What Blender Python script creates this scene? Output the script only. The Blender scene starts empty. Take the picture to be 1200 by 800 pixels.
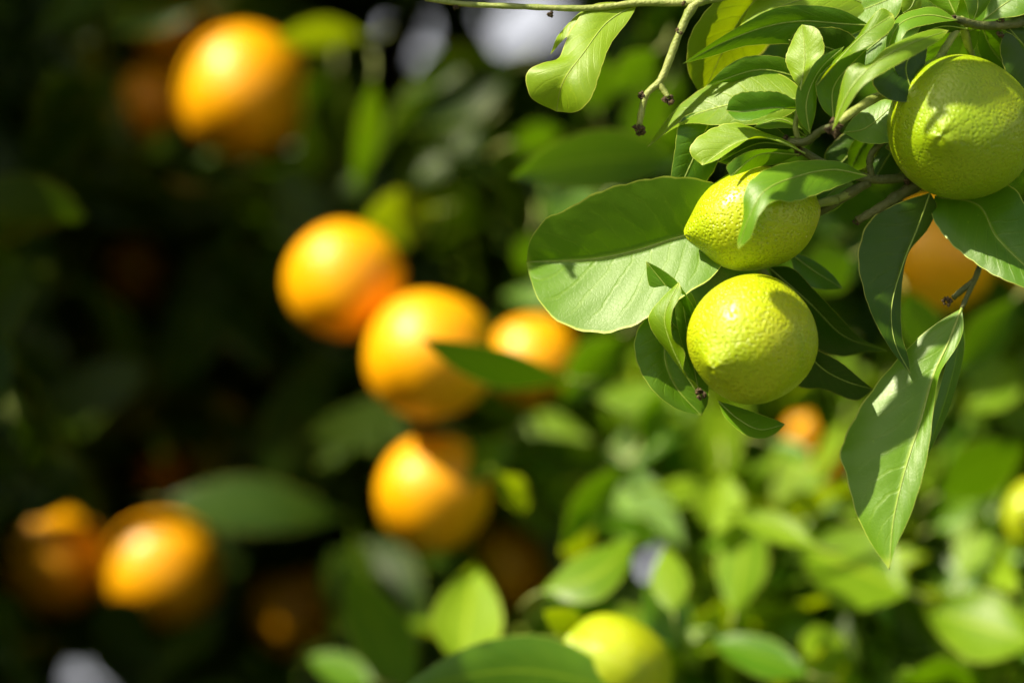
import bpy, math, random
import numpy as np
from mathutils import Vector, Matrix
random.seed(7); rng = np.random.default_rng(11)
SC = bpy.context.scene; COL = SC.collection

# ------------------------------------------------------------------ camera
FD, LENS, PITCH, CAMZ = 1.24, 100.0, math.radians(9), 1.5
CP = np.array([0., 0., CAMZ])
FWD = np.array([0, math.cos(PITCH), math.sin(PITCH)]); UP = np.array([0, -math.sin(PITCH), math.cos(PITCH)]); RT = np.array([1., 0, 0])
PX = FD * 36 / LENS / 1200                      # metres per photo pixel on the plane of the branch
cam = bpy.data.cameras.new('camera'); co = bpy.data.objects.new('camera', cam); COL.objects.link(co)
co.location = CP; co.rotation_euler = (math.pi / 2 + PITCH, 0, 0)
cam.lens = LENS; cam.sensor_width = 36; cam.clip_start = .05; cam.clip_end = 3000
cam.dof.use_dof = True; cam.dof.focus_distance = FD - .006; cam.dof.aperture_fstop = 2.2
SC.camera = co
# ------------------------------------------------------------------ light
Lc = np.array([-.55, .77, -.33])                # towards the sun: right, up, forward of the camera
L = Lc[0] * RT + Lc[1] * UP + Lc[2] * FWD; L /= np.linalg.norm(L)
ELEV = math.asin(L[2]); AZ = math.atan2(L[0], L[1])
w = bpy.data.worlds.new('World'); SC.world = w; w.use_nodes = True
nt = w.node_tree; sky = nt.nodes.new('ShaderNodeTexSky'); sky.sky_type = 'NISHITA'; sky.sun_disc = False
sky.sun_elevation = ELEV; sky.sun_rotation = AZ; sky.air_density = 1.0; sky.dust_density = 4.0
# bright white haze low in the sky, the same all the way round
_tc = nt.nodes.new('ShaderNodeTexCoord'); _sx = nt.nodes.new('ShaderNodeSeparateXYZ'); nt.links.new(_tc.outputs['Generated'], _sx.inputs[0])
_mr = nt.nodes.new('ShaderNodeMapRange'); _mr.interpolation_type = 'SMOOTHSTEP'; nt.links.new(_sx.outputs[2], _mr.inputs[0])
_mr.inputs[1].default_value = .38; _mr.inputs[2].default_value = .26; _mr.inputs[3].default_value = 0; _mr.inputs[4].default_value = .95
_mx = nt.nodes.new('ShaderNodeMix'); _mx.data_type = 'RGBA'; nt.links.new(_mr.outputs[0], _mx.inputs[0]); nt.links.new(sky.outputs[0], _mx.inputs[6]); _mx.inputs[7].default_value = (9.4, 9.5, 10.0, 1)
nt.links.new(_mx.outputs[2], nt.nodes['Background'].inputs[0]); nt.nodes['Background'].inputs[1].default_value = .05
sl = bpy.data.lights.new('sun', 'SUN'); so = bpy.data.objects.new('sun', sl); COL.objects.link(so)
sl.energy = 5.0; sl.angle = math.radians(.5); sl.color = (1, .90, .66)
so.rotation_euler = Vector(L).to_track_quat('Z', 'Y').to_euler(); so.location = (-3, -1, 6)
SC.view_settings.view_transform = 'Standard'; SC.view_settings.look = 'None'
SC.view_settings.exposure = .95; SC.view_settings.gamma = 1
SC.cycles.use_denoising = True; SC.cycles.max_bounces = 5; SC.cycles.diffuse_bounces = 4; SC.cycles.glossy_bounces = 2; SC.cycles.transmission_bounces = 4; SC.cycles.use_adaptive_sampling = True; SC.cycles.adaptive_threshold = .02

def at(x, y, z=0.):                             # photo pixel + distance behind the branch plane in pixels -> world
    d = FD + z * PX; k = d * 36 / LENS / 1200
    return CP + RT * ((x - 600) * k) + UP * ((400 - y) * k) + FWD * d
def atd(x, y, d): return at(x, y, (d - FD) / PX)
def unit(v): v = np.asarray(v, float); return v / np.linalg.norm(v)
def proj(P):
    v = np.asarray(P) - CP; d = v @ FWD; k = np.maximum(d, 1e-3) * 36 / LENS / 1200
    return 600 + (v @ RT) / k, 400 - (v @ UP) / k, d

# ------------------------------------------------------------------ materials
class NT:
    def __init__(s, name):
        s.m = bpy.data.materials.new(name); s.m.use_nodes = True; s.t = s.m.node_tree; s.n = s.t.nodes
        s.p = s.n['Principled BSDF']; s.out = s.n['Material Output']
    def add(s, ty, **kw):
        n = s.n.new('ShaderNode' + ty)
        for k, v in kw.items():
            if k[0] == 'i' and k[1:].isdigit(): s.put(n.inputs[int(k[1:])], v)
            elif k in n.inputs.keys(): s.put(n.inputs[k], v)
            elif k.replace('_', ' ') in n.inputs.keys(): s.put(n.inputs[k.replace('_', ' ')], v)
            else: setattr(n, k, v)
        return n
    def put(s, sock, v):
        if isinstance(v, bpy.types.NodeSocket): s.t.links.new(v, sock)
        else: sock.default_value = v
    def math(s, op, a, b=0., c=0.):
        n = s.add('Math', operation=op, i0=a, i1=b)
        if op in ('SMOOTHSTEP',): pass
        return n.outputs[0]
    def mix(s, f, a, b):
        n = s.n.new('ShaderNodeMix'); n.data_type = 'RGBA'
        s.put(n.inputs[0], f); s.put(n.inputs[6], a); s.put(n.inputs[7], b); return n.outputs[2]
    def ramp(s, f, lo, hi):
        n = s.add('MapRange', i0=f, i1=lo, i2=hi); n.interpolation_type = 'SMOOTHSTEP'; return n.outputs[0]
    def noise(s, vec, scale, det=3):
        n = s.add('TexNoise', Vector=vec, Scale=scale, Detail=det); return n.outputs[0]

def c4(c): return (*c, 1)
def leaf_mat(name, colA, colB, tcol, tfac, rough, margin, spec=.5):
    s = NT(name); uv = s.add('UVMap').outputs[0]; g = s.add('NewGeometry'); pos = g.outputs['Position']
    sep = s.add('SeparateXYZ', i0=uv); u, v = sep.outputs[0], sep.outputs[1]
    a = s.math('MULTIPLY', s.math('ABSOLUTE', s.math('SUBTRACT', u, .5)), 2.)      # 0 midrib, 1 margin
    n1 = s.noise(pos, 38, 4); n2 = s.noise(pos, 420, 3)
    oi = s.add('ObjectInfo').outputs['Random']
    f = s.math('ADD', s.math('MULTIPLY', n1, .65), s.math('MULTIPLY', oi, .6))
    col = s.mix(s.ramp(f, .2, .95), c4(colA), c4(colB))
    vein = s.math('SINE', s.math('MULTIPLY', s.math('SUBTRACT', s.math('ADD', s.math('MULTIPLY', v, 11.), s.math('MULTIPLY', n1, 1.6)), s.math('MULTIPLY', a, 2.1)), 6.2832))
    vn = s.ramp(vein, .80, 1.0); vn = s.math('MULTIPLY', vn, s.ramp(a, .97, .6))
    mr = s.ramp(a, .055, .02)
    pale = (min(1, colB[0] * 1.9 + .03), min(1, colB[1] * 1.5 + .03), colB[2] * 1.6 + .005)
    col = s.mix(s.math('MULTIPLY', vn, .14), col, c4(pale)); col = s.mix(s.math('MULTIPLY', mr, .8), col, c4(pale))
    blem = s.ramp(n2, .68, .76); col = s.mix(s.math('MULTIPLY', blem, .35), col, c4(pale))
    eg = s.ramp(s.math('ADD', a, s.math('MULTIPLY', n1, .02)), .976, 1.0)
    col = s.mix(s.math('MULTIPLY', eg, .75), col, c4(margin))
    tip = s.ramp(s.math('ADD', v, s.math('MULTIPLY', n1, .12)), 1.0, 1.08)
    col = s.mix(s.math('MULTIPLY', tip, .6), col, c4(margin))
    s.put(s.p.inputs['Base Color'], col); s.put(s.p.inputs['Roughness'], s.math('ADD', rough - .1, s.math('MULTIPLY', n1, .2)))
    s.put(s.p.inputs['Specular IOR Level'], spec)
    h = s.math('ADD', s.math('MULTIPLY', vn, .25), s.math('ADD', s.math('MULTIPLY', n2, .25), s.math('MULTIPLY', s.noise(pos, 1500, 2), .12)))
    ve = s.add('TexVoronoi', Vector=pos, Scale=520); ve.feature = 'DISTANCE_TO_EDGE'; h = s.math('ADD', h, s.math('MULTIPLY', s.ramp(ve.outputs[0], 0., .12), .10))
    b = s.add('Bump', Strength=.35, Distance=.0006, Height=h); s.put(s.p.inputs['Normal'], b.outputs[0])
    tc = s.mix(s.math('MULTIPLY', n1, .8), c4(tcol), c4((tcol[0] * .7, tcol[1] * .85, tcol[2] * .7)))
    tc = s.mix(s.math('MULTIPLY', vn, .4), tc, c4((tcol[0] * .5, tcol[1] * .6, tcol[2] * .5)))
    tc = s.mix(s.math('MULTIPLY', eg, .8), tc, c4((.75, .7, .12)))
    tr = s.add('BsdfTranslucent', Color=tc); s.put(tr.inputs['Normal'], b.outputs[0])
    mx = s.add('MixShader', i0=tfac); s.put(mx.inputs[1], s.p.outputs[0]); s.put(mx.inputs[2], tr.outputs[0])
    s.put(s.out.inputs[0], mx.outputs[0]); return s.m
def fruit_mat(name, c0, c1, cg, pore, strength, rough, sss, tip):
    s = NT(name); tc = s.add('TexCoord').outputs['Object']
    n1 = s.noise(tc, 22, 3); n2 = s.noise(tc, 60, 4); n3 = s.noise(tc, 500, 2)
    col = s.mix(s.ramp(n1, .3, .7), c4(c0), c4(c1))
    z = s.add('SeparateXYZ', i0=tc).outputs[2]
    if tip: col = s.mix(s.math('MULTIPLY', s.ramp(s.math('ADD', z, s.math('MULTIPLY', n1, .012)), .022, .04), tip), col, c4(cg))
    col = s.mix(s.math('MULTIPLY', s.ramp(n2, .55, .8), .35), col, c4(cg))
    vo = s.add('TexVoronoi', Vector=tc, Scale=pore); vo.feature = 'SMOOTH_F1'; s.put(vo.inputs['Smoothness'], .6)
    vo2 = s.add('TexVoronoi', Vector=tc, Scale=pore * .55); vo2.feature = 'SMOOTH_F1'; s.put(vo2.inputs['Smoothness'], .5)
    big = s.ramp(n1, .42, .6); d = s.math('ADD', s.math('MULTIPLY', s.ramp(vo.outputs[0], .0, .55), s.math('SUBTRACT', 1.1, s.math('MULTIPLY', big, .5))), s.math('MULTIPLY', s.ramp(vo2.outputs[0], .0, .4), s.math('MULTIPLY', big, .8)))
    col = s.mix(s.math('MULTIPLY', s.math('SUBTRACT', 1., d), .22), col, c4(cg))
    sc = s.ramp(n3, .70, .76); col = s.mix(s.math('MULTIPLY', sc, .4), col, c4((.30, .22, .06)))
    st = s.add('TexNoise', Vector=tc, Scale=90, Detail=5); st.inputs['Distortion'].default_value = 2.5
    col = s.mix(s.math('MULTIPLY', s.ramp(st.outputs[0], .66, .74), .35), col, c4((.55, .50, .16)))
    s.put(s.p.inputs['Base Color'], col); s.put(s.p.inputs['Roughness'], rough)
    h = s.math('ADD', d, s.math('MULTIPLY', n2, .9))
    b = s.add('Bump', Strength=strength, Distance=.0012, Height=h); s.put(s.p.inputs['Normal'], b.outputs[0])
    s.put(s.p.inputs['Subsurface Weight'], sss); s.p.inputs['Subsurface Radius'].default_value = (1, .6, .1); s.p.inputs['Subsurface Scale'].default_value = .004
    return s.m
def bark_mat(name, ca, cb, scale, bump=.6, rough=.7):
    s = NT(name); pos = s.add('NewGeometry').outputs['Position']
    n1 = s.noise(pos, scale, 5); n2 = s.noise(pos, scale * 6, 3)
    s.put(s.p.inputs['Base Color'], s.mix(s.ramp(n1, .35, .7), c4(ca), c4(cb))); s.put(s.p.inputs['Roughness'], rough)
    b = s.add('Bump', Strength=bump, Distance=.002, Height=s.math('ADD', n1, s.math('MULTIPLY', n2, .5))); s.put(s.p.inputs['Normal'], b.outputs[0]); return s.m
M_LEM = leaf_mat('lemon_leaf', (.058, .165, .002), (.120, .260, .005), (.20, .40, .001), .30, .44, (.56, .66, .10), .5)
M_YNG = leaf_mat('young_lemon_leaf', (.12, .245, .003), (.23, .38, .012), (.46, .58, .001), .40, .44, (.68, .74, .12), .5)
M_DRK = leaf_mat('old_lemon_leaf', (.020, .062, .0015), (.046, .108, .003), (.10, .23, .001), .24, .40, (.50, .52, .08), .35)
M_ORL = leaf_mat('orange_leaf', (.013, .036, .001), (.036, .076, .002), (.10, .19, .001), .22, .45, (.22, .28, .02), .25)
M_RIB = bark_mat('midrib_green', (.22, .32, .04), (.30, .40, .07), 200, .2, .5)
M_LEMF = fruit_mat('lemon_rind', (.44, .50, .004), (.33, .43, .003), (.19, .33, .003), 700, .55, .36, .2, .35)
M_GRNF = fruit_mat('green_lemon_rind', (.32, .42, .003), (.25, .37, .003), (.14, .27, .002), 700, .42, .38, .2, .3)
M_ORGF = fruit_mat('orange_rind', (.88, .42, .001), (.86, .36, .001), (.80, .44, .002), 520, .35, .35, .06, 0)
M_TWG = bark_mat('green_twig_bark', (.20, .26, .05), (.32, .36, .10), 160, .5, .5)
M_OLV = bark_mat('olive_twig_bark', (.075, .095, .022), (.13, .14, .04), 130, .7, .6)
M_BRK = bark_mat('grey_brown_bark', (.07, .052, .034), (.15, .12, .085), 40, 1., .85)
M_DED = bark_mat('dried_calyx', (.05, .030, .010), (.16, .105, .045), 600, 1., .8)
def ground_mat():
    s = NT('orchard_soil'); pos = s.add('NewGeometry').outputs['Position']
    n1 = s.noise(pos, .8, 5); n2 = s.noise(pos, 14, 5)
    s.put(s.p.inputs['Base Color'], s.mix(s.ramp(s.math('ADD', n1, s.math('MULTIPLY', n2, .4)), .5, .85), c4((.11, .08, .05)), c4((.06, .10, .02))))
    s.put(s.p.inputs['Roughness'], .95); b = s.add('Bump', Strength=.8, Distance=.03, Height=n2); s.put(s.p.inputs['Normal'], b.outputs[0]); return s.m

# ------------------------------------------------------------------ helpers
def link(name, me, parent=None, mat=None, loc=None):
    o = bpy.data.objects.new(name, me); COL.objects.link(o)
    if parent is not None: o.parent = parent
    if loc is not None: o.location = loc
    if mat is not None and me is not None and not me.materials: me.materials.append(mat)
    return o
def thing(name, label, cat, loc, group=None):
    o = link(name, None); o.location = loc; o['label'] = label; o['category'] = cat; o.empty_display_size = .02
    if group: o['group'] = group
    return o
def wloc(o):
    v = np.array(o.location)
    while o.parent: o = o.parent; v = v + np.array(o.location)
    return v
def mesh(name, V, F, UV=None, smooth=True):
    me = bpy.data.meshes.new(name); me.from_pydata([tuple(p) for p in V], [], F)
    if smooth: me.polygons.foreach_set('use_smooth', [True] * len(F))
    if UV is not None:
        ul = me.uv_layers.new(name='UVMap'); idx = np.empty(len(me.loops), int); me.loops.foreach_get('vertex_index', idx)
        ul.data.foreach_set('uv', np.asarray(UV, float)[idx].ravel())
    me.update(); return me
def cr(pts, n):                                  # Catmull-Rom through pts, n samples by chord length
    P = np.asarray(pts, float); m = len(P)
    if m == 2: t = np.linspace(0, 1, n)[:, None]; return P[0] * (1 - t) + P[1] * t
    d = np.r_[0, np.cumsum(np.maximum(1e-9, np.linalg.norm(np.diff(P, axis=0), axis=1)) ** .9)]; d /= d[-1]
    tt = np.linspace(0, 1, n); out = np.empty((n, P.shape[1]))
    T = np.empty_like(P)
    for i in range(m):
        if i == 0: T[i] = (P[1] - P[0]) / (d[1] - d[0])
        elif i == m - 1: T[i] = (P[-1] - P[-2]) / (d[-1] - d[-2])
        else: T[i] = (P[i + 1] - P[i - 1]) / (d[i + 1] - d[i - 1])
    for k, t in enumerate(tt):
        i = min(m - 2, max(0, np.searchsorted(d, t, side='right') - 1)); h = d[i + 1] - d[i]; q = (t - d[i]) / h
        out[k] = (2*q**3-3*q*q+1)*P[i] + (q**3-2*q*q+q)*h*T[i] + (-2*q**3+3*q*q)*P[i+1] + (q**3-q*q)*h*T[i+1]
    return out
def tube(name, pts, r0, r1, parent, mat, n=None, sides=8, lump=.08):      # pts in world metres
    n = n or max(6, 5 * (len(pts) - 1)); P = cr(pts, n); V = []; F = []
    nrm = np.array([.13, .31, .94]); off = wloc(parent)
    for i in range(n):
        t = P[min(i + 1, n - 1)] - P[max(i - 1, 0)]; t /= np.linalg.norm(t) + 1e-12
        a = np.cross(t, nrm); a /= np.linalg.norm(a) + 1e-12; b = np.cross(t, a); f = i / (n - 1)
        r = (r0 + (r1 - r0) * f) * (1 + lump * math.sin(i * 2.3 + r0 * 9e3) * .6 + lump * random.uniform(-1, 1))
        for k in range(sides):
            an = 2 * math.pi * k / sides; V.append(P[i] + (a * math.cos(an) + b * math.sin(an)) * r - off)
    for i in range(n - 1):
        for k in range(sides):
            F.append((i*sides+k, i*sides+(k+1)%sides, (i+1)*sides+(k+1)%sides, (i+1)*sides+k))
    F.append(tuple(range(sides))[::-1]); F.append(tuple((n-1)*sides+k for k in range(sides)))
    return link(name, mesh(name, V, F), parent, mat)

# ------------------------------------------------------------------ setting and the two trees
g = mesh('ground', [(-900, -900, 0), (900, -900, 0), (900, 900, 0), (-900, 900, 0)], [(0, 1, 2, 3)])
o = link('ground', g, None, ground_mat()); o['kind'] = 'structure'
LT = thing('lemon_tree', 'lemon tree with pale green leaves on the sharp branch carrying three green-yellow lemons', 'tree', (1.02, 1.98, 0))
OT = thing('orange_tree', 'shadowy orange tree with dark glossy leaves and ripe oranges behind the lemon branch', 'tree', (-.30, 2.55, 0))

def hero(S, A, B, zA=0, zB=0, mat=M_LEM, rib=1.05, bulge=.08, pet=None, n=48, m=6, label=None, serr=.03, tree=LT, puck=.7):
    """leaf lofted from its midrib and two margins; points are (pixel x, pixel y, pixels behind the branch plane)"""
    S = [(p[0], p[1], p[2] if len(p) > 2 else 0) for p in S]
    sp = cr(S, n); ea = cr([S[0][:2]] + [q[:2] for q in A] + [S[-1][:2]], n); eb = cr([S[0][:2]] + [q[:2] for q in B] + [S[-1][:2]], n)
    off = wloc(tree); V = []; UV = []; W = 2 * m + 1
    for i in range(n):
        t = i / (n - 1); pr = math.sin(math.pi * min(.999, max(.001, t))) ** .7
        for j in range(W):
            f = abs(j - m) / m; E, zz, sd = (ea, zA, 0) if j < m else (eb, zB, 1)
            k = f * (1 + (serr * (abs(math.sin(t * 34 + sd + S[0][1])) + .5 * math.sin(t * 13 + S[0][0]) - .5) * pr if f > .99 else 0))
            x = sp[i, 0] + (E[i, 0] - sp[i, 0]) * k; y = sp[i, 1] + (E[i, 1] - sp[i, 1]) * k
            wd = math.hypot(E[i, 0] - sp[i, 0], E[i, 1] - sp[i, 1])
            z = sp[i, 2] + zz * pr * f - bulge * wd * 4 * f * (1 - f)
            z += puck * math.sin(6.2832 * (t * 9 + .5 * math.sin(t * 7 + S[0][0]) - f * 1.8)) * 4 * f * (1 - f) * min(1, wd / 40) + 1.2 * math.sin(t * 19 + sd * 2 + S[0][0]) * f * f * min(1, wd / 30)
            V.append(at(x, y, z) - off); UV.append((.5 + (.5 * f if sd else -.5 * f), t))
    F = [(i*W+j, i*W+j+1, (i+1)*W+j+1, (i+1)*W+j) for i in range(n-1) for j in range(W-1)]
    lf = link('leaf', mesh('leaf', V, F, UV), tree, mat)
    if label: lf['label'] = label
    if rib:
        pts = [at(*(p - np.array([0, 0, .3]))) for p in sp]
        tube('midrib', pts, rib * PX, rib * .35 * PX, lf, M_RIB, n=n, sides=6, lump=.03)
    if pet:
        tube('petiole', [at(*q) for q in pet] + [at(*S[0])], 2.6 * PX, 2.2 * PX, lf, M_TWG, sides=6)
    return lf
def tw(pts, r0, r1, mat=M_OLV, name='twig', **k): return tube(name, [at(*p) for p in pts], r0 * PX, r1 * PX, LT, mat, **k)

# --- trunk, limbs and twigs of the lemon tree
tube('trunk', [(1.02, 1.98, -.05), (1.0, 2.0, .45), (1.04, 1.96, .85), (1.02, 1.98, 1.15)], .062, .046, LT, M_BRK, n=24, sides=14, lump=.05)
tube('limb', [(1.02, 1.98, 1.1), (.86, 1.75, 1.42), (.62, 1.55, 1.68), at(1420, 150, 170)], .032, .0042, LT, M_BRK, n=20, sides=10)
tube('limb', [(1.02, 1.98, 1.1), (1.15, 2.1, 1.5), (1.05, 2.0, 2.0), (.9, 1.8, 2.4)], .036, .010, LT, M_BRK, n=20, sides=10)
tube('limb', [(1.02, 1.98, 1.0), (.8, 1.8, 1.18), (.5, 1.75, 1.3), (.25, 1.72, 1.42), (.02, 1.7, 1.52)], .03, .006, LT, M_BRK, n=24, sides=10)
tube('limb', [(.62, 1.55, 1.68), (.5, 1.4, 1.85), at(1240, -60, 60), at(1000, -70, 40)], .012, .004, LT, M_OLV, n=20, sides=8)
tw([(1420, 150, 170), (1260, 165, 115), (1140, 192, 82), (1072, 206, 24), (1022, 210, 8), (975, 196, -2), (942, 178, -12), (922, 164, -18)], 10, 4.5, n=44)
tw([(1240, -60, 60), (1235, 10, 30), (1195, 27, 8), (1150, 30, 0), (1118, 22, -22)], 7, 4.5, n=26)
tw([(1000, -70, 40), (930, -30, 22), (830, 1, 4), (745, 4, 0), (690, 10, 0), (610, 8, 2), (545, 5, 4), (498, -1, 4)], 5, 3, M_TWG, n=40)
tw([(828, -2, 3), (812, 8, 0), (797, 37, -2), (783, 74, -3), (774, 95, -4), (758, 110, -5), (752, 130, -5), (749, 149, -5)], 5.5, 4, M_TWG, n=26, lump=.14)
tw([(772, 97, -4), (779, 108, -6), (783, 114, -8)], 4, 3.4, M_TWG)
tw([(1022, 208, 8), (1019, 190, 4), (1023, 177, 0), (1037, 165, -2)], 4.5, 3.6, n=14)
tw([(1018, 213, 8), (990, 230, 6), (958, 249, 16), (926, 270, 50), (884, 306, 42)], 6.5, 4.5, n=16)
tw([(1078, 214, 30), (1035, 241, 12), (1004, 259, 8)], 8, 5.5, n=14, lump=.15)
tw([(1165, 200, 86), (1162, 260, 66), (1146, 318, 26), (1137, 339, 16), (1127, 361, 8)], 5, 3, n=22)
tw([(1141, 330, 20), (1130, 338, 18), (1117, 349, 14)], 4.5, 3.5, n=8)
tw([(1085, 95, -20), (1032, 112, -34), (1004, 128, -56), (988, 140, -60), (977, 149, -62)], 6, 5, M_TWG, n=18)
tw([(925, 166, -20), (945, 166, -32), (962, 153, -50), (973, 149, -60)], 5, 4, M_OLV, n=12)
tw([(1085, 95, -20), (1118, 40, -15), (1130, 24, -10)], 5, 4.5, M_TWG, n=10)
tw([(940, 176, -12), (932, 150, -24), (936, 128, -28)], 4, 3, M_TWG, n=8)
tw([(1040, 170, 20), (1060, 188, 24), (1076, 205, 26)], 4.5, 4, M_TWG, n=8)
def dead(x, y, z, r, k=16):                       # dried calyx or flower remains at a twig tip
    V = []; F = []; off = wloc(LT); c = at(x, y, z)
    for i in range(k):
        d = np.array([random.gauss(0, 1) for _ in range(3)]); d /= np.linalg.norm(d); q = c + d * r * PX * .6; s = r * PX * random.uniform(.22, .5); b0 = len(V)
        for ax in np.eye(3):
            for sg in (-1, 1): V.append(q + ax * sg * s * random.uniform(.6, 1.3) - off)
        for a in (0, 1):
            for b in (2, 3):
                for c_ in (4, 5): F.append((b0 + a, b0 + b, b0 + c_))
    link('dried_calyx', mesh('dried_calyx', V, F, smooth=False), LT, M_DED)
for a in ((783, 117, -8, 9), (749, 152, -5, 9), (977, 149, -64, 12, 16), (1110, 353, 12, 8), (821, 462, -40, 8), (935, 176, -16, 8), (534, 9, 3, 4), (645, 17, -1, 5), (796, 38, -3, 6), (1004, 259, 8, 6), (1118, 22, -24, 5), (985, 234, 4, 5), (1172, 24, 4, 8), (1173, 40, 6, 6), (752, 112, -6, 6), (922, 163, -20, 6), (800, 3, 0, 5), (1062, 212, 16, 6)): dead(*a)

# --- the leaves of the sharp branch, one by one
hero([(748, 4, 6), (712, 26, -6), (684, 62, -32), (660, 96, -40), (652, 131, -14)], [(695, 6), (668, 36), (655, 68), (636, 74), (617, 86), (622, 114)], [(738, 22), (716, 52), (703, 84), (692, 116), (676, 131)], 14, -14, M_YNG, pet=[(770, 0, 0)], label='pale leaf hanging from the top twig with its tip curled under')
hero([(712, 10, 2), (668, 26, 4), (645, 64, 4)], [(690, 8), (655, 40)], [(690, 34), (664, 44)], 6, -8, M_YNG, rib=0)
hero([(918, -34, 30), (868, 22, 40), (822, 114, 52)], [(862, -20), (812, 36), (805, 78)], [(930, 14), (902, 52), (862, 88)], -34, 34, M_YNG, label='yellow-green leaf glowing with light from behind')
hero([(1020, 30, 10), (985, 28, 6), (940, 25, 2), (900, 31, 0), (850, 49, 0), (800, 75, 0)], [(985, 11), (940, 6), (905, 11), (868, 30), (835, 50)], [(990, 43), (950, 50), (905, 52), (872, 55), (835, 66)], -9, 10)
hero([(1038, 16, 34), (980, -6, 26), (920, 6, 18), (866, 33, 10)], [(990, -44), (930, -36), (884, 2)], [(1005, 22), (942, 15), (900, 22)], 30, -10, M_YNG)
hero([(946, 118, -12), (900, 114, -4), (850, 124, 4), (800, 141, 10), (758, 173, 14)], [(931, 97), (905, 84), (870, 81), (830, 99), (789, 131)], [(922, 136), (880, 146), (840, 147), (800, 146)], 24, -16, M_YNG)
hero([(942, 92, 14), (890, 82, 12), (828, 101, 8)], [(920, 69), (878, 66), (850, 79)], [(920, 102), (880, 98), (850, 97)], -6, 6)
hero([(946, 128, -26), (905, 127, -28), (872, 131, -28), (851, 130, -26)], [(922, 112), (900, 107), (872, 108), (856, 116)], [(930, 124), (906, 132), (886, 140), (864, 141)], -8, -16, serr=.07)
hero([(940, 152, -16), (915, 140, -18), (884, 149, -22)], [(925, 131), (900, 134)], [(920, 150), (900, 151)], 12, -8, M_YNG, rib=1)
hero([(944, 180, -36), (905, 163, -32), (868, 166, -28), (823, 194, -30)], [(920, 164), (895, 155), (866, 145), (838, 149), (813, 165), (809, 180)], [(916, 168), (886, 160), (862, 173), (841, 187)], 18, -12, M_YNG, serr=.06)
hero([(838, 128, 16), (815, 180, 10), (782, 252, 4)], [(800, 138), (791, 175), (784, 222)], [(846, 165), (834, 204), (808, 230)], -6, 8, rib=1)
hero([(866, 260, 10), (803, 276, 16), (740, 295, 26), (690, 304, 36), (617, 307, 50)], [(846, 220), (787, 207), (742, 212), (702, 225), (662, 247), (640, 256), (621, 282)], [(842, 316), (806, 343), (770, 367), (736, 384), (700, 389), (656, 377), (632, 353), (622, 328)], -38, -52, bulge=.03, n=44, m=10, rib=1.9, label='large leaf folded along its midrib, dark upper half and pale lower half')
hero([(822, 402, -8), (796, 356, -14), (757, 306, -14)], [(795, 386), (774, 356), (760, 332)], [(818, 372), (796, 333), (776, 316)], 8, -14, rib=1)
hero([(818, 455, -10), (806, 392, -14), (797, 333, -18)], [(806, 424), (794, 382), (791, 352)], [(821, 412), (818, 366), (811, 345)], -8, 10, rib=1)
hero([(819, 463, -34), (800, 432, -40), (786, 402, -44), (779, 370, -44), (796, 330, -36)], [(804, 442), (783, 413), (764, 387), (760, 370), (776, 349)], [(816, 450), (801, 437), (802, 412), (788, 396), (788, 365), (798, 345)], 14, -10, M_YNG, rib=1, label='small twisted pale leaf pressed against the lowest lemon')
hero([(796, 366, 12), (779, 410, 8), (790, 450, 6), (822, 487, 6)], [(760, 371), (744, 398), (748, 430), (766, 458), (793, 479)], [(818, 390), (828, 430), (830, 470)], -8, 6)
hero([(842, 470, -22), (864, 490, -32), (890, 503, -32), (920, 497, -24)], [(849, 488), (871, 508), (892, 514), (908, 508)], [(870, 478), (895, 487), (910, 492)], -14, 18, M_LEM)
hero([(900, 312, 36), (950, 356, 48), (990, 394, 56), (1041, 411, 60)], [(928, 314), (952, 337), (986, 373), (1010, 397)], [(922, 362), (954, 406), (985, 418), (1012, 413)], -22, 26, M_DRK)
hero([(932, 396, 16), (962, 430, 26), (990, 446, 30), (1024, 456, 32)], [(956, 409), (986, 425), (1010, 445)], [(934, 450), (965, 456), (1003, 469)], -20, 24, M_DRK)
hero([(925, 296, 44), (955, 318, 48), (988, 338, 50)], [(948, 302), (975, 321)], [(936, 328), (962, 339)], 10, -12)
hero([(1016, 206, -26), (975, 199, -42), (930, 208, -62), (896, 224, -80), (878, 254, -86), (865, 292, -80)], [(985, 190), (940, 189), (905, 195), (881, 210), (872, 228), (871, 256), (864, 282)], [(985, 217), (960, 226), (930, 237), (906, 236), (889, 253), (879, 279)], 16, -14, M_LEM, n=60, serr=.06, label='leaf draped over the middle lemon, curling down at its tip')
hero([(936, 181, -22), (890, 181, -40), (856, 207, -62)], [(915, 175), (880, 177), (852, 194)], [(912, 192), (888, 196), (872, 202)], -10, 14, rib=1)
hero([(938, 106, -50), (943, 70, -42), (940, 29, -28)], [(928, 90), (921, 70), (927, 50), (936, 33)], [(953, 76), (965, 62), (964, 45), (956, 33)], 12, -10, M_YNG, label='upright pale oval leaf among the branch tip leaves')
hero([(1008, 72, 14), (970, 56, 8), (924, 47, 4)], [(1002, 45), (980, 33), (955, 33), (935, 37)], [(990, 92), (960, 92), (930, 66)], -10, 12, M_DRK)
hero([(957, 100, -44), (985, 68, -50), (1012, 41, -54), (1047, 17, -46)], [(969, 78), (1000, 49), (1020, 22), (1034, 10)], [(976, 76), (1013, 56), (1038, 41), (1048, 28)], 12, -12, M_YNG)
hero([(976, 139, -36), (978, 100, -38), (1016, 57, -42)], [(963, 126), (956, 100), (965, 84), (986, 68)], [(994, 122), (1010, 90)], -6, 8)
hero([(949, 157, -36), (945, 120, -42), (960, 83, -44), (989, 55, -40)], [(936, 140), (932, 115), (938, 95), (955, 72), (975, 60)], [(956, 130), (959, 100), (971, 82), (983, 66)], -4, 8)
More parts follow.
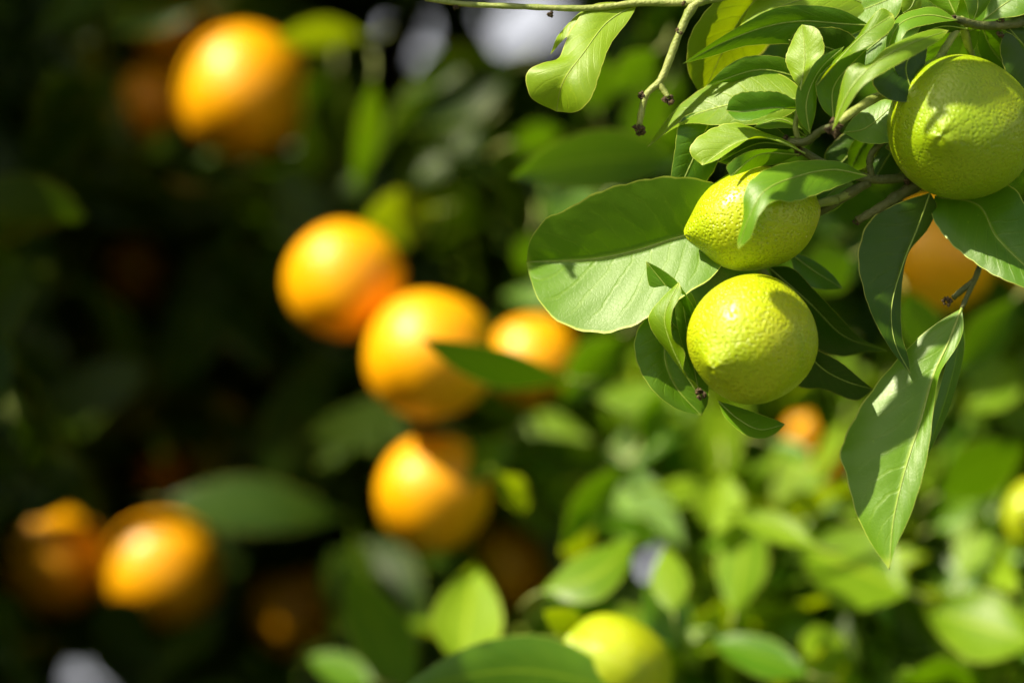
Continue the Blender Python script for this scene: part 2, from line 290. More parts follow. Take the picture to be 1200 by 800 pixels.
hero([(976, 153, -76), (984, 130, -82), (1000, 100, -86), (1030, 71, -86), (1070, 50, -76), (1112, 36, -46)], [(982, 118), (991, 84), (1004, 74), (1017, 76), (1038, 57), (1074, 40), (1098, 34)], [(990, 131), (1011, 101), (1037, 84), (1077, 62), (1102, 46)], 12, -10, M_YNG, label='slender yellow-edged leaf arching down to the dried flower remains')
hero([(1087, 44, -34), (1062, 76, -44), (1074, 121, -52)], [(1055, 58), (1027, 80), (1024, 100), (1042, 117)], [(1086, 64), (1081, 95), (1077, 112)], -14, 10, M_DRK)
hero([(1122, 24, -28), (1086, 18, -36), (1055, 28, -44), (1042, 54, -48), (1045, 80, -48), (1062, 98, -46)], [(1098, 9), (1075, 11), (1052, 21), (1039, 46), (1042, 80)], [(1092, 28), (1064, 36), (1053, 56), (1048, 80)], 14, -12, rib=1)
hero([(1134, 34, -20), (1105, 31, -26), (1074, 41, -30)], [(1110, 22), (1085, 24)], [(1110, 39), (1090, 40)], -8, 8, M_DRK, rib=1)
hero([(988, 156, -4), (1015, 150, -4), (1052, 118, -6)], [(1000, 138), (1030, 118)], [(1015, 168), (1048, 162)], 16, -14)
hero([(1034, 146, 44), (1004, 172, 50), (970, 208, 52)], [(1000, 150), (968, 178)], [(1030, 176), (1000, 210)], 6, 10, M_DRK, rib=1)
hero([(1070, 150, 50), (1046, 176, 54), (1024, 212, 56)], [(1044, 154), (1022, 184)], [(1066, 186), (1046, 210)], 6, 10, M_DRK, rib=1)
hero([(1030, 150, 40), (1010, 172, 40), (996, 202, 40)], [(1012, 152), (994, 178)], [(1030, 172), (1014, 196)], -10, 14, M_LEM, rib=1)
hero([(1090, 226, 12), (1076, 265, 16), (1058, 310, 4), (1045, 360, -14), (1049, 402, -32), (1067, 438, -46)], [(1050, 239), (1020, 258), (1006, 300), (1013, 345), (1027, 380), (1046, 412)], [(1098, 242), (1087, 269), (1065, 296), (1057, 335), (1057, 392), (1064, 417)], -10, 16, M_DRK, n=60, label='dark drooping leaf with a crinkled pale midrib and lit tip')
hero([(1095, 231, 34), (1146, 240, 16), (1168, 278, -12), (1205, 315, -38), (1236, 345, -54)], [(1130, 212), (1180, 216), (1200, 238), (1222, 290)], [(1092, 252), (1110, 281), (1145, 309), (1168, 324), (1204, 338)], 14, -14, M_LEM, n=60, label='broad leaf below the top right lemon, shaded at its base')
hero([(1127, 361, 6), (1112, 400, -6), (1094, 440, -18), (1080, 490, -30), (1061, 550, -48), (1047, 610, -62), (1042, 667, -72)], [(1090, 384), (1052, 420), (1015, 468), (994, 505), (984, 531), (992, 560), (1003, 600), (1022, 638)], [(1129, 384), (1122, 405), (1102, 436), (1095, 470), (1089, 520), (1081, 560), (1067, 603), (1051, 638)], 28, -12, M_LEM, n=60, m=8, rib=1.7, label='long grey-green leaf hanging lowest, with a yellow tip')
hero([(1128, 364, 14), (1116, 440, 4), (1084, 540, -16)], [(1108, 430), (1092, 490)], [(1130, 410), (1112, 480)], -4, 20, M_LEM, rib=0)
for S, A, B, za, zb, mt in [   # leaves round the stalk of the top right lemon
    ([(1150, 30, 10), (1110, 50, 20), (1078, 92, 24)], [(1110, 28), (1076, 60)], [(1140, 62), (1100, 96)], -14, 16, M_LEM),
    ([(1120, 18, 6), (1108, -6, 8), (1080, -40, 10)], [(1092, 4), (1070, -24)], [(1124, -8), (1100, -36)], 12, -10, M_LEM),
    ([(1150, 30, 4), (1165, 62, 30), (1200, 96, 40)], [(1186, 40), (1206, 66)], [(1146, 58), (1168, 92)], -12, 12, M_LEM),
    ([(1180, 30, 14), (1204, 62, 24), (1214, 120, 30)], [(1226, 40), (1240, 88)], [(1172, 60), (1186, 100)], 10, -12, M_DRK),
    ([(1138, 30, -4), (1146, 6, -6), (1140, -36, -8)], [(1132, 6), (1124, -20)], [(1160, 2), (1158, -22)], -8, 10, M_LEM),
    ([(1152, 24, 6), (1185, 0, 2), (1225, -18, 0)], [(1170, 22), (1205, 14)], [(1166, -12), (1200, -30)], -10, 14, M_LEM),
    ([(1060, -10, 20), (1040, 0, 24), (990, 20, 30)], [(1050, 20), (1020, 30)], [(1040, -30), (1000, -12)], -14, 14, M_LEM),
    ([(1075, -10, 0), (1068, 8, -2), (1058, 16, -4)], [(1080, 6), (1070, 16)], [(1060, -2), (1056, 8)], 4, -4, M_YNG),
    ([(1040, 40, 20), (1000, 70, 24), (960, 90, 26)], [(1010, 36), (975, 60)], [(1030, 80), (985, 104)], 10, -10, M_LEM),
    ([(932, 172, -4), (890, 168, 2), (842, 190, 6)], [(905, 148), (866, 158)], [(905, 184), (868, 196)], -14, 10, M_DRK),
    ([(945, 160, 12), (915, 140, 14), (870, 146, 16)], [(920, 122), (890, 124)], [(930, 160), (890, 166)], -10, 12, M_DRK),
    ([(960, 190, 26), (935, 215, 30), (930, 240, 32)], [(978, 215), (960, 240)], [(930, 200), (915, 225)], 8, -10, M_LEM),
    ([(1000, 215, 30), (975, 225, 32), (955, 250, 34)], [(985, 208), (958, 222)], [(990, 236), (970, 250)], 6, -8, M_LEM)]:
    hero(S, A, B, za, zb, mt, rib=1, n=22)
# unseen leaves added above the frame, shaped and turned sunward to throw chosen dapples below
def over(x, y, z, t, dx, dy, wd, mt=M_LEM, tree=None):
    tree = tree or LT; k = 1 + z * PX / FD; dx, dy, wd = dx * k, dy * k, wd * k; c = at(x, y, z); n, m = 16, 4; W = 2 * m + 1; V = []; UV = []; off = wloc(tree); a = (RT * dx - UP * dy) * PX; b = unit(np.cross(a, FWD)) * wd * PX
    for i in range(n):
        u = i / (n - 1); pr = math.sin(math.pi * min(.999, max(.001, u ** .9))) ** .75
        for j in range(W):
            f = (j - m) / m; q = a * (2 * u - 1) + b * f * pr; q = q - (q @ L) * L
            V.append(c + L * (t + abs(f) * pr * wd * PX * .25 - .3 * wd * PX * (2 * u - 1) ** 2) + q - off); UV.append((.5 + f / 2, u))
    link('leaf', mesh('leaf', V, [(i*W+j, i*W+j+1, (i+1)*W+j+1, (i+1)*W+j) for i in range(n-1) for j in range(W-1)], UV), tree, mt)
SHADE_LEAVES = [(1160, 96, -55, .30, 84, -14, 46), (1176, 180, -50, .33, 40, 52, 46), (1084, 104, -60, .29, 52, -22, 26), (1130, 196, -70, .35, 26, 6, 16),
      (1032, 280, 10, .29, 30, 62, 44), (1046, 470, -35, .27, -6, 76, 50), (1104, 388, 0, .25, 20, 34, 30), (1050, 402, -10, .26, -22, 24, 30), (952, 200, -48, .28, 60, -6, 28)]
for a in SHADE_LEAVES: over(*a)
over(1095, 280, 790, .32, 90, 10, 80, M_LEM); over(56, 640, 1540, .70, 60, -20, 48, M_ORL, OT); over(208, 690, 1500, .75, 84, -46, 46, M_ORL, OT)  # more unseen leaves, added to dim some of the oranges
q = [at(*a[:3]) + L * a[3] for a in SHADE_LEAVES]
tube('twig', [at(1240, -60, 60), at(1100, -260, 20), at(960, -420, -40), q[0], q[2], q[4], q[5], q[7]], .004, .0018, LT, M_OLV, n=40)  # twig added to carry the shadow-casting leaves
tube('twig', [q[0], q[1], q[3]], .002, .0015, LT, M_OLV, n=10)  # side twig, added for the same leaves

# ------------------------------------------------------------------ fruit
def rev_mesh(name, rx, L0, kind, seed):
    r_ = random.Random(seed); nu, nv = 56, 44; V = []; F = []
    ph = [r_.uniform(0, 6.28) for _ in range(6)]
    for i in range(nv + 1):
        th = math.pi * i / nv; s, c = math.sin(th), math.cos(th)
        for j in range(nu):
            a = 2 * math.pi * j / nu
            rr = 1 + .018 * math.sin(2 * a + ph[0]) * s + .012 * math.sin(3 * a + ph[1] + 2 * c) + .010 * math.sin(5 * th + ph[2] + a)
            z = c * L0 * rr; r = rx * (s ** .86 if kind == 'lemon' else s) * rr
            if kind == 'lemon':
                k = max(0, c); z += L0 * .15 * k ** 34 + L0 * .03 * k ** 6; r *= 1 - .06 * k ** 6
                k = max(0, -c); z -= L0 * .06 * k ** 10; r *= 1 + .02 * math.sin(7 * a) * k ** 3
                z -= 0
            else:
                k = max(0, -c); z += L0 * .05 * k ** 30; r *= 1 + .015 * math.sin(8 * a + ph[3]) * k ** 6
                k = max(0, c); z -= L0 * .05 * k ** 40
            V.append((r * math.cos(a), r * math.sin(a), z))
    for i in range(nv):
        for j in range(nu): F.append((i*nu+j, (i+1)*nu+j, (i+1)*nu+(j+1)%nu, i*nu+(j+1)%nu))
    return mesh(name, V, F)
def star(name, r, parent, base, axis, mat):      # five-pointed green calyx button
    off = wloc(parent); ax = np.asarray(axis) / np.linalg.norm(axis); a = np.cross(ax, (.3, .9, .2)); a /= np.linalg.norm(a); b = np.cross(ax, a); V = []; F = []
    V.append(np.asarray(base) + ax * r * .35 - off)
    for k in range(10):
        q = r * (1 if k % 2 == 0 else .6); an = k * math.pi / 5; V.append(np.asarray(base) + (a * math.cos(an) + b * math.sin(an)) * q - off - ax * (r * .1 if k % 2 == 0 else 0))
    for k in range(10): F.append((0, 1 + k, 1 + (k + 1) % 10)); 
    V.append(np.asarray(base) - ax * r * .3 - off)
    for k in range(10): F.append((11, 1 + (k + 1) % 10, 1 + k))
    return link(name, mesh(name, V, F), parent, mat)
FRUIT = []; LIT = []
def fruit(kind, x, y, d, rpx, label, axis, to, elong=1.0, mat=None, lit=False, seed=0, group=None):
    """axis: direction of the blossom end (lemon) in camera right/up/forward; to: world point of the twig it hangs from"""
    c = atd(x, y, d); r = rpx * d * 36 / LENS / 1200
    e = thing(kind, label, kind, c, group); ax = axis[0] * RT + axis[1] * UP + axis[2] * FWD; ax = ax / np.linalg.norm(ax)
    m = link('rind', rev_mesh('rind', r, r * elong, 'lemon' if kind == 'lemon' else 'orange', seed or int(x)), e, mat)
    m.rotation_mode = 'QUATERNION'; m.rotation_quaternion = Vector(ax if kind == 'lemon' else -ax).to_track_quat('Z', 'Y')
    st = c - ax * r * elong * (1.05 if kind == 'lemon' else .97)
    star('calyx', r * .17, e, st, -ax, M_TWG)
    to = np.asarray(to); mid = (st - ax * .018 + to) / 2 if np.linalg.norm(to - st) > .05 else st - ax * .008
    tube('stem', [st + ax * r * .1, st - ax * .010, mid, to], .0021, .0019, e, M_TWG, n=14, sides=7)
    FRUIT.append((x, y, rpx, d)); 
    if lit: LIT.append((c, r, float(lit)))
    return e
fruit('lemon', 885, 256, FD - 12 * PX, 61, 'yellow-green lemon with a leaf draped over it, touching the lemon below', (-.93, -.22, -.10), at(1000, 226, 8), 1.18, M_LEMF, True)
fruit('lemon', 882, 397, FD - 48 * PX, 74, 'rounded bright yellow-green lemon hanging lowest on the branch tip', (-.54, -.36, -.76), at(884, 306, 40), 1.05, M_LEMF, True, seed=5)
fruit('lemon', 1126, 149, FD - 6 * PX, 86, 'large green lemon in dappled shade beside the branch fork', (-.36, -.16, -.92), at(1126, 22, -10), 1.04, M_GRNF, False, seed=9)
fruit('lemon', 722, 782, 1.40, 60, 'blurred yellow lemon among the pale low leaves', (-.75, .45, -.45), (.13, 1.72, 1.47), 1.12, M_LEMF, True)
fruit('lemon', 1212, 600, 1.56, 36, 'small blurred yellow lemon beyond the long hanging leaf', (-.5, -.6, -.3), (.45, 1.75, 1.32), 1.1, M_LEMF, True)
OR = 'ripe oranges on the orange tree'
lim = {}
def limb(pts, r0, r1): tube('limb', pts, r0, r1, OT, M_BRK, n=24, sides=10)
tube('trunk', [(-.30, 2.55, -.05), (-.28, 2.57, .4), (-.33, 2.54, .8), (-.30, 2.55, 1.1)], .075, .06, OT, M_BRK, n=24, sides=16, lump=.05)
limb([(-.30, 2.55, 1.05), (-.32, 2.4, 1.5), (-.22, 2.2, 1.75), (-.12, 2.05, 1.95), (-.05, 1.95, 2.1)], .045, .010)
limb([(-.30, 2.55, 1.05), (-.12, 2.4, 1.4), (0, 2.2, 1.62), (.1, 2.05, 1.8), (.3, 2.0, 1.95)], .04, .008)
limb([(-.30, 2.55, 1.05), (-.5, 2.4, 1.5), (-.62, 2.2, 1.85), (-.7, 1.9, 2.2), (-.72, 1.6, 2.4)], .045, .010)
limb([(-.30, 2.55, 1.0), (-.36, 2.75, 1.6), (-.3, 2.8, 2.2), (-.2, 2.7, 2.7)], .045, .010)
def orange(x, y, d, r, label, to, lit=False, ax=(-.25, -.8, -.5)):
    fruit('orange', x, y, d, r, label, ax, to, 1.0, M_ORGF, lit, group=OR)
LA = [(-.22, 2.2, 1.75), (-.12, 2.05, 1.95), (0, 2.2, 1.62), (.1, 2.05, 1.8), (-.5, 2.4, 1.5), (-.62, 2.2, 1.85), (-.32, 2.4, 1.5)]
orange(403, 328, 1.60, 70, 'sunlit orange touching the pale leaf, above the orange crossed by a dark leaf', LA[0], True)
orange(503, 416, 1.57, 76, 'sunlit orange crossed by the tip of a dark leaf', LA[2], True)
orange(508, 578, 1.60, 69, 'sunlit orange hanging alone below the leaf-crossed orange', LA[2], True)
orange(627, 424, 1.67, 55, 'orange half hidden behind the dark leaf and the large folded leaf', LA[3], True)
orange(600, 666, 1.74, 55, 'dull shaded orange behind the pale low leaves', LA[2])
orange(286, 110, 1.75, 80, 'big half-lit orange at the top of the dark foliage', LA[0], .995)
orange(176, 124, 1.86, 48, 'shaded orange tucked behind the big half-lit orange', LA[5], .85)
orange(206, 36, 1.90, 48, 'shaded orange under a dim leaf, above the big half-lit orange', LA[5])
orange(158, 318, 1.93, 46, 'very dark orange deep in the shade', LA[4])
orange(62, 657, 1.84, 63, 'dim orange with a green tinge beside the rounder low orange', LA[4])
orange(190, 668, 1.80, 68, 'amber orange hanging low beside the dim one', LA[6], 1.)
orange(346, 712, 1.92, 56, 'nearly black-shaded orange behind the low leaves', LA[6])
orange(196, 556, 1.98, 34, 'small dim orange peeping above the long dark leaf', LA[4])
orange(1100, 300, 1.56, 66, 'shaded orange between the drooping leaf and the broad leaf', (.3, 2.0, 1.95))
orange(1222, 296, 1.58, 52, 'orange showing past the rim of the broad leaf', (.3, 2.0, 1.95))
orange(944, 507, 1.80, 22, 'small orange glimpsed below the lowest lemon', (.3, 2.0, 1.95), True)
orange(966, 546, 1.80, 24, 'small yellowing orange beside the long hanging leaf', (.3, 2.0, 1.95), True)

# ------------------------------------------------------------------ blurred leaves behind, placed one by one
def rleaf_mesh(i, n=10, m=3):
    W = 2 * m + 1; V = []; UV = []; r_ = random.Random(100 + i)
    fold = r_.uniform(.0, .6); curl = r_.uniform(-.2, .7); wv = r_.uniform(0, .06); ph = r_.uniform(0, 6); wid = r_.uniform(.14, .25); tw_ = r_.uniform(-1.1, 1.1)
    for q in range(n + 1):
        t = q / n; hw = wid * (math.sin(math.pi * t ** .85) ** .8 if 0 < t < 1 else 0) * (1 - .25 * t) * 1.1 + .002
        for j in range(W):
            f = (j - m) / m; x = f * hw; z = abs(f) * hw * fold - curl * t * t * .6 + wv * math.sin(9 * t + ph + 3 * f) * abs(f)
            an = tw_ * (t - .5); x, z = x * math.cos(an) - z * math.sin(an), x * math.sin(an) + z * math.cos(an)
            V.append((x, t * (1 - .12 * abs(curl) * t), z)); UV.append((.5 + f / 2, t))
    F = [(q*W+j, q*W+j+1, (q+1)*W+j+1, (q+1)*W+j) for q in range(n) for j in range(W - 1)]
    return np.array(V), F, np.array(UV)
VAR = [rleaf_mesh(i) for i in range(9)]; LOW = [rleaf_mesh(i, 6, 2) for i in range(9)]
ME = {}
def var_mesh(k, mat):
    if (k, mat.name) not in ME:
        V, F, UV = VAR[k]; me = mesh('leaf', V, F, UV); me.materials.append(mat); ME[(k, mat.name)] = me
    return ME[(k, mat.name)]
def place(tree, P, ydir, nrm, ln, k, mat, wscale=1.):
    y = unit(ydir); z = unit(nrm - y * (np.asarray(nrm) @ y)); x = np.cross(y, z)
    o = bpy.data.objects.new('leaf', var_mesh(k, mat)); COL.objects.link(o); o.parent = tree
    Mx = Matrix(((x[0], y[0], z[0], 0), (x[1], y[1], z[1], 0), (x[2], y[2], z[2], 0), (0, 0, 0, 1))) @ Matrix.Diagonal((ln * wscale, ln, ln, 1))
    o.matrix_local = Matrix.Translation(Vector(np.asarray(P) - wloc(tree))) @ Mx
    return o
MODE = {'lit': (-.15, -.95), 'trans': (.55, .75), 'flat': (.0, -.1), 'sheen': (.1, -1.1), 'edge': (.4, -.3), 'graze': (.25, .35)}
def bl(tree, x0, y0, x1, y1, wd, d, mode, mat, bend=0, lit=True):
    gx, gy = MODE[mode]; gx += random.uniform(-.3, .3); gy += random.uniform(-.25, .25); cu = random.uniform(-.5, .5); cv = random.uniform(-.5, .2); z0 = (d - FD) / PX
    k = d / FD
    mx, my = (x0 + x1) / 2, (y0 + y1) / 2; dx, dy = x1 - x0, y1 - y0; ln = math.hypot(dx, dy); nx, ny = -dy / ln, dx / ln
    z = lambda x, y: z0 + ((x - mx) * gx + (y - my) * gy) * k
    P3 = lambda x, y: (x, y, z(x, y))
    sx, sy = mx + nx * bend, my + ny * bend; h = wd / 2
    lo = lambda t, s: (x0 + dx * t + nx * (bend * 4 * t * (1 - t) + s * h), y0 + dy * t + ny * (bend * 4 * t * (1 - t) + s * h))
    A = [lo(.2, .62), lo(.42, 1), lo(.68, .82), lo(.88, .4)]; B = [lo(.2, -.62), lo(.42, -1), lo(.68, -.82), lo(.88, -.4)]
    off = wloc(tree); S = [P3(x0, y0), P3(sx, sy), P3(x1, y1)]; n, m = 14, 3; W = 7
    sp = cr(S, n); ea = cr([(x0, y0)] + A + [(x1, y1)], n); eb = cr([(x0, y0)] + B + [(x1, y1)], n); V = []; UV = []
    fo = random.uniform(.0, .06)
    for i in range(n):
        for j in range(W):
            f = abs(j - m) / m; E = ea if j < m else eb
            x = sp[i, 0] + (E[i, 0] - sp[i, 0]) * f; y = sp[i, 1] + (E[i, 1] - sp[i, 1]) * f
            tt = i / (n - 1) - .5; V.append(at(x, y, z(x, y) - fo * f * h * k + (cu * tt * tt * ln + cv * f * f * h) * k) - off); UV.append((.5 + (.5 * f if j >= m else -.5 * f), i / (n - 1)))
    F = [(i*W+j, i*W+j+1, (i+1)*W+j+1, (i+1)*W+j) for i in range(n-1) for j in range(W-1)]
    lf = link('leaf', mesh('leaf', V, F, UV), tree, mat); ux, uy = dx / ln, dy / ln
    tube('petiole', [at(*P3(x0 + ux * 2, y0 + uy * 2)), at(x0 - ux * 14, y0 - uy * 14, z(x0, y0) + 8), at(x0 - ux * 30 + nx * 6, y0 - uy * 30 + ny * 6, z(x0, y0) + 30)], 2.2 * PX * k, 2.2 * PX * k, lf, M_TWG, n=8, sides=6)
    if lit == 2 or (lit and mode in ('lit', 'trans')):
        c = at(mx, my, z0); LIT.append((c, ln * .3 * PX * k, 1.))
O_, Y_, G_ = M_ORL, M_YNG, M_LEM
for a in [(OT, 240, 8, 98, 22, 38, 1.72, 'flat', O_, -6, 2), (OT, 428, 44, 322, 50, 38, 1.70, 'trans', Y_, 6), (OT, 34, -8, 24, 100, 30, 1.76, 'lit', O_, 0), (OT, 22, 78, 38, 140, 26, 1.8, 'flat', O_, 0, 0),
          (OT, 437, 92, 416, 222, 32, 1.64, 'trans', G_, -5), (OT, 394, 82, 384, 188, 34, 1.78, 'trans', O_, 0, 0), (OT, 606, 76, 466, 146, 90, 1.72, 'flat', O_, 12, 2), (OT, 572, 138, 476, 218, 62, 1.76, 'flat', O_, 8, 2),
          (OT, 512, 246, 424, 266, 66, 1.66, 'trans', Y_, 0), (OT, 668, 444, 494, 397, 46, 1.47, 'trans', M_DRK, -10, 0), (OT, 506, 500, 358, 508, 56, 1.66, 'flat', O_, 6, 2), (OT, 188, 588, 404, 607, 64, 1.68, 'flat', M_DRK, -6, 2),
          (OT, -10, 440, 55, 566, 46, 1.8, 'flat', O_, 10, 2), (OT, 10, 492, 24, 568, 44, 1.78, 'trans', G_, 0), (OT, -8, 424, 52, 366, 26, 1.8, 'flat', O_, 0, 2), (OT, 40, 440, 62, 494, 30, 1.85, 'trans', O_, 0, 0),
          (OT, 350, 190, 300, 280, 80, 1.9, 'sheen', O_, 0, 0), (OT, 60, 170, 120, 210, 60, 1.9, 'sheen', O_, 0, 0), (OT, 30, 590, 84, 560, 30, 1.8, 'sheen', O_, 0, 0), (OT, 180, 470, 160, 440, 30, 1.9, 'lit', O_, 0, 0),
          (OT, 100, 780, 75, 720, 60, 1.85, 'trans', O_, 0, 0), (OT, 175, 800, 150, 740, 44, 1.85, 'trans', O_, 0, 0), (OT, 320, 505, 220, 525, 40, 1.85, 'sheen', O_, 0, 0), (OT, 640, 250, 500, 300, 70, 1.8, 'trans', O_, 0, 0),
          (LT, 800, 186, 598, 208, 70, 1.42, 'graze', G_, 10), (LT, 600, 168, 658, 152, 34, 1.62, 'trans', G_, 0), (LT, 690, 348, 588, 346, 30, 1.62, 'lit', G_, 0), (LT, 625, 270, 610, 320, 34, 1.6, 'trans', G_, 0),
          (LT, 600, 512, 546, 566, 44, 1.58, 'lit', G_, 4), (LT, 738, 546, 596, 514, 46, 1.62, 'trans', O_, -6, 0), (LT, 812, 468, 698, 466, 38, 1.56, 'lit', Y_, 0), (LT, 776, 452, 752, 532, 36, 1.56, 'trans', G_, 0), (LT, 736, 544, 662, 642, 40, 1.54, 'trans', G_, 8),
          (LT, 740, 546, 800, 640, 34, 1.58, 'lit', G_, 0), (LT, 846, 548, 836, 626, 60, 1.52, 'lit', Y_, 0), (LT, 486, 815, 406, 670, 70, 1.52, 'graze', G_, 0), (LT, 440, 800, 360, 768, 40, 1.55, 'lit', G_, 0), (LT, 540, 786, 556, 660, 84, 1.47, 'lit', Y_, 0),
          (LT, 632, 694, 746, 630, 56, 1.45, 'lit', Y_, 14), (LT, 690, 742, 636, 716, 34, 1.40, 'trans', Y_, 0), (LT, 750, 814, 470, 808, 86, 1.37, 'flat', M_LEM, 26), (LT, 1066, 694, 936, 636, 100, 1.50, 'lit', Y_, 0), (LT, 1214, 752, 1082, 712, 84, 1.48, 'lit', Y_, 0),
          (LT, 1128, 676, 1156, 598, 46, 1.52, 'lit', Y_, 0), (LT, 1108, 676, 1176, 602, 50, 1.56, 'lit', G_, 0), (LT, 950, 790, 830, 746, 46, 1.45, 'lit', G_, 0), (LT, 790, 720, 780, 640, 44, 1.46, 'lit', Y_, 0), (LT, 800, 760, 760, 680, 60, 1.48, 'flat', G_, 0),
          (LT, 860, 720, 880, 590, 60, 1.5, 'lit', Y_, 0), (LT, 960, 640, 850, 600, 34, 1.46, 'lit', Y_, 4), (LT, 1040, 460, 1010, 560, 60, 1.6, 'lit', Y_, 0), (LT, 940, 620, 930, 520, 60, 1.62, 'lit', Y_, 0), (LT, 1200, 420, 1130, 480, 60, 1.56, 'lit', Y_, 0),
          (LT, 1190, 350, 1120, 440, 50, 1.5, 'graze', G_, 0), (LT, 900, 516, 956, 538, 24, 1.6, 'lit', G_, 0, 0), (LT, 992, 486, 950, 570, 24, 1.6, 'lit', Y_, 0, 0), (LT, 985, 600, 940, 566, 24, 1.58, 'lit', G_, 0, 0), (LT, 1100, 580, 1200, 520, 70, 1.52, 'trans', G_, 0), (LT, 1090, 620, 1180, 560, 60, 1.56, 'flat', G_, 0), (LT, 720, 560, 740, 640, 44, 1.6, 'lit', G_, 0), (LT, 700, 130, 690, 60, 60, 1.6, 'trans', G_, 0),
          (LT, 770, 60, 720, 110, 46, 1.52, 'trans', G_, 0), (LT, 780, 100, 730, 170, 50, 1.56, 'trans', G_, 0), (LT, 730, 390, 660, 470, 60, 1.6, 'trans', G_, 0), (LT, 1000, 300, 940, 330, 60, 1.5, 'graze', G_, 0), (LT, 1060, 340, 1100, 430, 50, 1.48, 'graze', G_, 0)]:
    bl(*a)

# ------------------------------------------------------------------ random foliage of both crowns
GAPS = [(474, 46, 25), (590, 38, 18), (633, 8, 25), (757, 662, 18), (98, 806, 16)]
LITP = np.array([c for c, r, p in LIT]); LITR = np.array([r for c, r, p in LIT]); LITQ = np.array([p for c, r, p in LIT])
LITBOX = [(FD, 600, 1300, -80, 700), (1.5, 540, 1300, 400, 860), (1.62, 690, 1300, 400, 860)]
FR = np.array([(x, y, r, d) for x, y, r, d in FRUIT])
def ok(pts, hw, soft=1., allow_lit=False):
    """pts: points down a leaf; keeps sky gaps, sightlines to fruit and the sun's way to lit things open"""
    x, y, d = proj(pts); k = d * 36 / LENS / 1200; h = hw / k
    inf = (x > -60) & (x < 1260) & (y > -60) & (y < 860)
    if (inf & (d < 1.44)).any() or (d < .6).any(): return False
    for gx, gy, gr in GAPS:
        if (np.hypot(x - gx, y - gy) < gr + h * .75).any(): return False
    for fx, fy, fr, fd in FR:
        if ((np.hypot(x - fx, y - fy) < fr * .9 + h * .4) & (d < fd + .03)).any(): return False
    c = pts[1]
    u_ = rng.random()
    for e in pts:
        v = e - LITP; t = v @ L; q = np.linalg.norm(v - t[:, None] * L, axis=1)
        if ((t > .01) & (q < LITR * soft + hw + .004) & (LITQ > u_)).any(): return False
    if not allow_lit:
        dl = L @ FWD
        for D, xa, xb, ya, yb in LITBOX:
            dc = (c - CP) @ FWD; tt = (dc - D) / dl
            if tt > .02:
                px, py, _ = proj(c - L * tt)
                if xa < px < xb and ya < py < yb: return False
    return True
POOL = {'O': [], 'L': []}
def try_leaf(tr, P, ln, nrm, dr, k, mat, **kw):
    y = unit(dr); pts = np.array([P, P + y * ln * .5, P + y * ln])
    if ok(pts, ln * .2, **kw): POOL[tr].append((P, y, nrm, ln, k, mat)); return True
    return False
def rnd(): return rng.normal(size=3)
# orange tree: backing behind the fruit, filling the view
for _ in range(5200):
    d = 1.62 + 1.0 * rng.random() ** .8; P = atd(rng.uniform(-330, 860), rng.uniform(-300, 1050), d)
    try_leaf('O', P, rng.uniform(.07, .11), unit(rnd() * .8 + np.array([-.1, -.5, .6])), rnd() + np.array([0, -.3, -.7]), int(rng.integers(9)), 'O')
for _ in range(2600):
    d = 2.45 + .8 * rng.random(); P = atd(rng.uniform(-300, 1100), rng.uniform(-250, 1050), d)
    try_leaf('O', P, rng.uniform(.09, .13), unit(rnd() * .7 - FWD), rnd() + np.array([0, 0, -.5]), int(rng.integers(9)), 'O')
for _ in range(5000):  # extra leaves added sunward to deepen the shade on the left
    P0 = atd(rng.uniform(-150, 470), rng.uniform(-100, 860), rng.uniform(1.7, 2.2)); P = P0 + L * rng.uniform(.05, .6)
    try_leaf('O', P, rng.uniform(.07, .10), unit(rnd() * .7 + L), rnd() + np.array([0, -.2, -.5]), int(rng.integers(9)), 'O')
n_ = 0
for _ in range(9000):                            # near crown flank, added around the view to block light from the sky
    x, y = rng.uniform(-900, 560), rng.uniform(-800, 1700)
    if -110 < x and -110 < y < 910: continue
    if y > 910 and x > 300: continue
    P = atd(x, y, rng.uniform(1.2, 1.9))
    n_ += try_leaf('O', P, rng.uniform(.08, .11), unit(rnd() * .7 - FWD * .6 + np.array([-.4, 0, .5])), rnd() + np.array([0, -.2, -.5]), int(rng.integers(9)), 'O')
print('flank', n_)
# lemon tree: sunlit leaves low on the right, darker ones behind
for _ in range(3000):
    d = 1.48 + .36 * rng.random(); P = atd(rng.uniform(560, 1400), rng.uniform(430, 1000), d)
    try_leaf('L', P, rng.uniform(.04, .095), unit(rnd() * 1.1 + L * .8 + np.array([0, -.4, 0])), rnd() + np.array([0, -.2, .1]), int(rng.integers(9)), 'GGYYYYO'[int(rng.integers(7))], allow_lit=rng.random() < .12)
for _ in range(4200):
    d = 1.75 + .9 * rng.random(); P = atd(rng.uniform(560, 1500), rng.uniform(-300, 1050), d)
    try_leaf('L', P, rng.uniform(.06, .10), unit(rnd() * .8 + np.array([-.2, -.4, .6])), rnd() + np.array([0, -.3, -.5]), int(rng.integers(9)), 'G' if rng.random() < .4 else 'O')
for _ in range(220):
    d = 1.5 + .25 * rng.random(); P = atd(rng.uniform(600, 1350), rng.uniform(-60, 420), d)
    try_leaf('L', P, rng.uniform(.06, .09), unit(rnd() * .8 + np.array([-.1, -.5, .5])), rnd() + np.array([0, -.3, -.5]), int(rng.integers(9)), 'G')
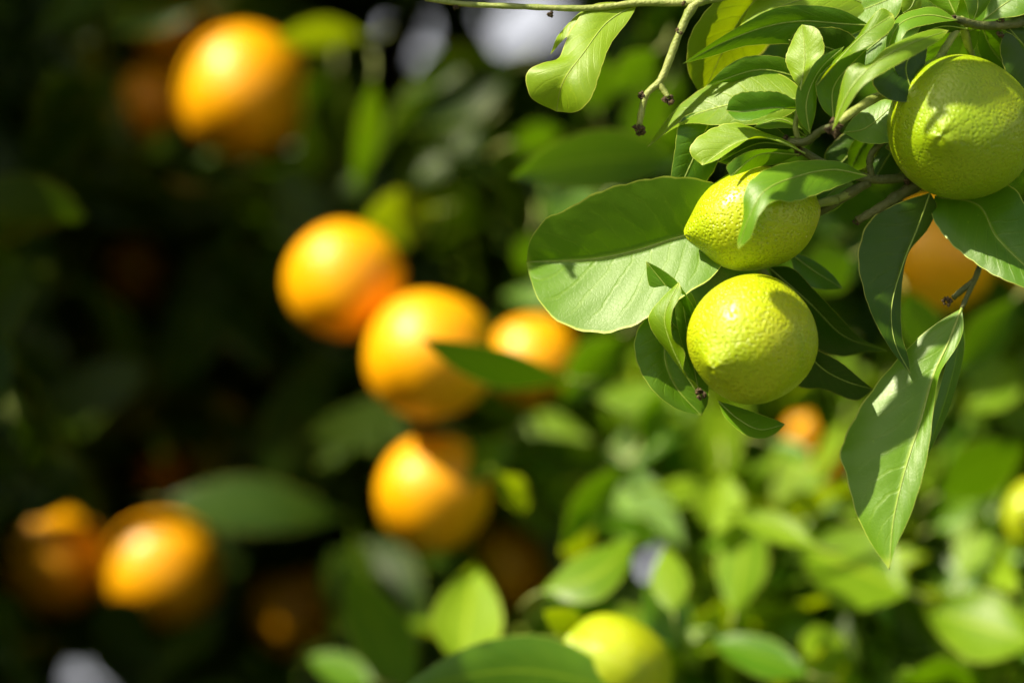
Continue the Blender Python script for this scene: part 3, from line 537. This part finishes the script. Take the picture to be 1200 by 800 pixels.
# the outer part of the orange crown, up and to the left, which shades its own inside
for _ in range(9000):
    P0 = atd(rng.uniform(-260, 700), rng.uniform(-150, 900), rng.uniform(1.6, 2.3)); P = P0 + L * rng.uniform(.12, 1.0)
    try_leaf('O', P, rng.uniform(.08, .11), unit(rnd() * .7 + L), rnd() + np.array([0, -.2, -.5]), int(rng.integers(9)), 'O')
for X, Y, D in ((346, 712, 1.92), (20, 500, 1.85), (160, 320, 1.93), (90, 90, 1.8)):  # extra leaves added sunward of these spots to darken them
    for _ in range(70):
        P = atd(X, Y, D) + rnd() * .035 + L * rng.uniform(.3, 1.0)
        try_leaf('O', P, rng.uniform(.08, .11), unit(rnd() * .6 + L), rnd() + np.array([0, -.2, -.5]), int(rng.integers(9)), 'O')
def shell(tr, c, R, n, lo, mats):
    for _ in range(n):
        u = unit(rnd()); P = np.array(c) + u * np.array(R) * rng.uniform(lo, 1)
        if P[2] < .55: continue
        try_leaf(tr, P, rng.uniform(.07, .11), unit(rnd() * .6 + u + np.array([0, 0, .4])), rnd() + u * .5 + np.array([0, 0, -.6]), int(rng.integers(9)), mats[int(rng.integers(len(mats)))])
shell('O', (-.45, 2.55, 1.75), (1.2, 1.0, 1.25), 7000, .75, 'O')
shell('L', (1.1, 2.05, 1.6), (.85, .8, 1.05), 5000, .7, 'GGY')
MT = {'O': M_ORL, 'G': M_LEM, 'Y': M_YNG}
for tr, tree, cap in (('O', OT, 250), ('L', LT, 140)):
    pool = POOL[tr]; key = []
    for i, (P, y, nr, ln, k, m) in enumerate(pool):
        x, yy, d = proj(P + y * ln * .5); inside = -20 < x < 1220 and -20 < yy < 820
        key.append((0 if inside else 1, d, i))
    order = [i for _, _, i in sorted(key)]
    for i in order[:cap]:
        P, y, nr, ln, k, m = pool[i]; place(tree, P, y, nr, ln, k, MT[m])
    rest = {}
    for i in order[cap:]: rest.setdefault(pool[i][5], []).append(i)
    VV, FF, UU, MI = [], [], [], []; b = 0; off = wloc(tree); mats = sorted(rest)
    for m in mats:
        for i in rest[m]:
            P, y, nr, ln, k, _ = pool[i]; V, F, UV = LOW[k]; z = unit(nr - y * (nr @ y)); x = np.cross(y, z)
            VV.append((V[:, :1] * x + V[:, 1:2] * y + V[:, 2:] * z) * ln + P - off); FF.append(np.array(F) + b); UU.append(UV); MI += [mats.index(m)] * len(F); b += len(V)
    me = mesh('crown', np.concatenate(VV), np.concatenate(FF).tolist(), np.concatenate(UU))
    for m in mats: me.materials.append(MT[m])
    me.polygons.foreach_set('material_index', MI); me.update()
    o = link('crown', me, tree); o['kind'] = 'stuff'
    print(tr, len(pool), len(order[cap:]))
